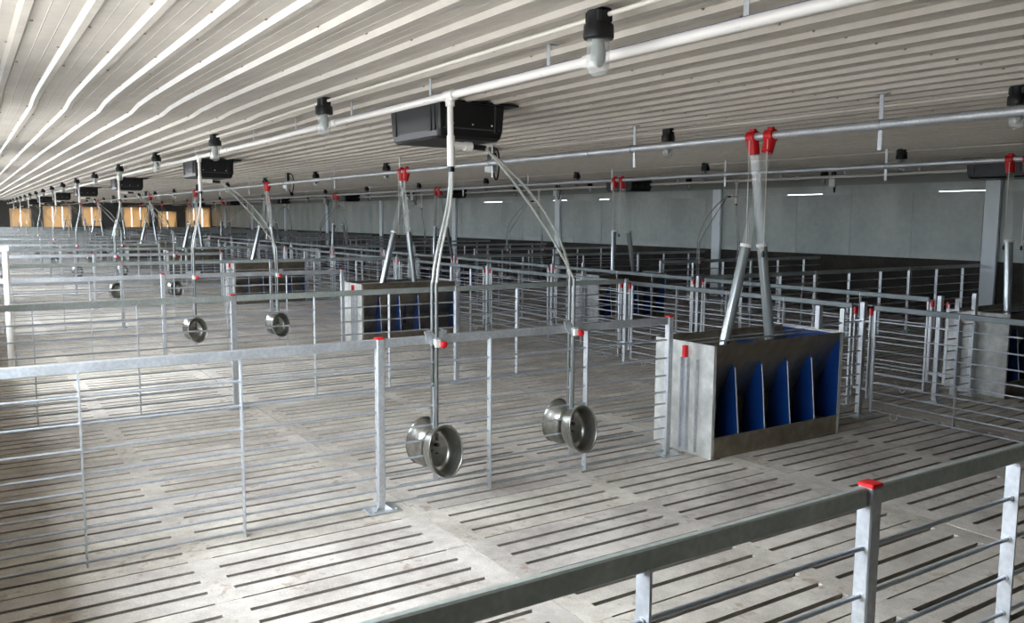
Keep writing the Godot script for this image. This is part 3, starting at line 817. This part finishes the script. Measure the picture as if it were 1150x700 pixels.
func make_inlet() -> Node3D:
	var t := Node3D.new()
	t.name = "ceiling_inlet"
	var b := B.new()
	var w := 0.275
	var l := 0.40
	var rings := []
	for q in [[0.0, 1.0, 0.02], [-0.20, 0.975, 0.03], [-0.245, 0.95, 0.04], [-0.265, 0.90, 0.04]]:
		var ring := []
		for c in 4:
			for j in 4:
				var a := PI / 2 * c + PI / 6 * j
				var cx: float = (w * q[1] - q[2]) * (1 if c == 0 or c == 3 else -1)
				var cz: float = (l * q[1] - q[2]) * (1 if c < 2 else -1)
				ring.append(Vector3(cx + cos(a) * q[2], q[0], cz + sin(a) * q[2]))
		rings.append(ring)
	for k in 3:
		for j in 16: b.facing(rings[k][j], rings[k][(j + 1) % 16], rings[k + 1][(j + 1) % 16], rings[k + 1][j], Vector3(rings[k][j].x, -0.05, rings[k][j].z * 0.6))
	for j in 16: b.tri(rings[3][j], rings[3][(j + 1) % 16], Vector3(0, -0.265, 0))
	part("housing", b.mesh(), M.black, t)
	part("flange", B.new().box(Vector3(0.03, -0.008, 0), Vector3(w * 2 + 0.14, 0.014, l * 2 + 0.06), Basis(), 0.003).mesh(), M.black, t)
	var rib := B.new().box(Vector3(0, -0.11, 0), Vector3(0.012, 0.20, 0.03), Basis(), 0.003).mesh()
	for z in [-0.3, 0.27, 0.33]:
		for s in [-1, 1]: part("rib", rib, M.black, t, Vector3(s * w * 0.99, 0, z))
	var rib2 := B.new().box(Vector3(0, -0.11, 0), Vector3(0.03, 0.20, 0.012), Basis(), 0.003).mesh()
	for x in [-0.2, 0.2]: part("rib", rib2, M.black, t, Vector3(x, 0, l * 0.99))
	part("flap_seam", B.new().box(Vector3(0, -0.19, l * 0.985), Vector3(w * 1.7, 0.008, 0.012)).mesh(), M.darkgrey, t)
	var bolt := B.new().lathe([Vector2(0.0, -0.006), Vector2(0.006, -0.005), Vector2(0.007, 0.0)], 8).mesh()
	for x in [-0.16, 0.0, 0.16]:
		var q := part("bolt", bolt, M.greybox, t, Vector3(x, -0.16, l * 0.985 + 0.006))
		q.rotation.x = -PI / 2
	return t

func build_overhead() -> void:
	var proto := make_inlet()
	for side in 2:
		for k in 7:
			var z := -5.68 - 7.35 * k
			var o := copy(proto, "ceiling_inlet", Vector3(3.09 if side == 0 else 11.25, ceil_at(z) + 0.0, z), "", "", 0.0)
			tag(o, "black ceiling air inlet box, %s side, %s" % ["window" if side == 0 else "dark wall", nth(k, "inlet")], "air inlet", "black ceiling air inlets, %s side" % ("window" if side == 0 else "dark wall"))
	proto.free()
	var t0 := Node3D.new()
	t0.name = "cord_outlet"
	part("stem", B.new().box(Vector3(0, -0.09, 0), Vector3(0.07, 0.18, 0.05), Basis(), 0.006).mesh(), M.darkgrey, t0)
	part("box", B.new().box(Vector3(-0.02, -0.24, 0.0), Vector3(0.13, 0.13, 0.10), Basis(), 0.012).mesh(), M.greybox, t0, Vector3.ZERO, "pale grey outlet box")
	part("cable_loop", B.new().tube(bez(Vector3(0.03, -0.02, 0.02), Vector3(0.16, 0.0, 0.02), Vector3(0.16, -0.2, 0.02), Vector3(0.13, -0.30, 0.02), 8) + bez(Vector3(0.13, -0.30, 0.02), Vector3(0.11, -0.42, 0.02), Vector3(0.03, -0.40, 0.02), Vector3(0.02, -0.30, 0.02), 8).slice(1), 0.010, 8).mesh(), M.rubber, t0, Vector3.ZERO, "black cable loop")
	for side in 2:
		for k in 5:
			var z := -8.5 - 7.4 * k
			var o := copy(t0, "cord_outlet", Vector3(5.23 if side == 0 else 11.55, ceil_at(z) + 0.015, z), "", "", 0.5)
			tag(o, "grey outlet box with cable loop, %s side, %s" % ["feed pipe" if side == 0 else "dark wall", nth(k, "box")], "outlet box", "grey outlet boxes, %s side" % ("feed pipe" if side == 0 else "dark wall"))
	t0.free()


func _ready() -> void:
	rng.seed = 7
	# camera
	var yaw := deg_to_rad(33.056)
	var pit := deg_to_rad(6.284)
	var rl := deg_to_rad(0.436)
	var fw := Vector3(sin(yaw) * cos(pit), -sin(pit), -cos(yaw) * cos(pit))
	var rt := Vector3(cos(yaw), 0, sin(yaw))
	var up := rt.cross(fw)
	var cam := Camera3D.new()
	cam.name = "camera"
	var r2 := rt * cos(rl) + up * sin(rl)
	var u2 := up * cos(rl) - rt * sin(rl)
	cam.transform = Transform3D(Basis(r2, u2, -fw), Vector3(0, 1.658, 0))
	cam.fov = rad_to_deg(2.0 * atan(350.0 / 944.9))
	cam.near = 0.05; cam.far = 500.0
	add_child(cam)
	# overcast daylight
	var sky := ProceduralSkyMaterial.new()
	sky.sky_top_color = Color(0.92, 0.96, 1.0)
	sky.sky_horizon_color = Color(0.57, 0.60, 0.635)
	sky.sky_curve = 0.35
	sky.ground_bottom_color = Color(0.45, 0.43, 0.40)
	sky.ground_horizon_color = Color(0.70, 0.69, 0.66)
	var sk := Sky.new()
	sk.sky_material = sky
	var env := Environment.new()
	env.background_mode = Environment.BG_SKY
	env.sky = sk
	env.background_energy_multiplier = 8.0
	env.ambient_light_source = Environment.AMBIENT_SOURCE_DISABLED
	env.tonemap_mode = Environment.TONE_MAPPER_LINEAR
	env.tonemap_exposure = 4.5
	env.sdfgi_enabled = true
	env.ssao_enabled = true
	env.ssil_enabled = true
	var we := WorldEnvironment.new()
	we.name = "environment"
	we.environment = env
	add_child(we)
	make_materials()
	build_floor()
	build_ceiling()
	build_walls()
	build_fences()
	build_feeders()
	build_water()
	build_feed_lines()
	build_lights()
	build_overhead()
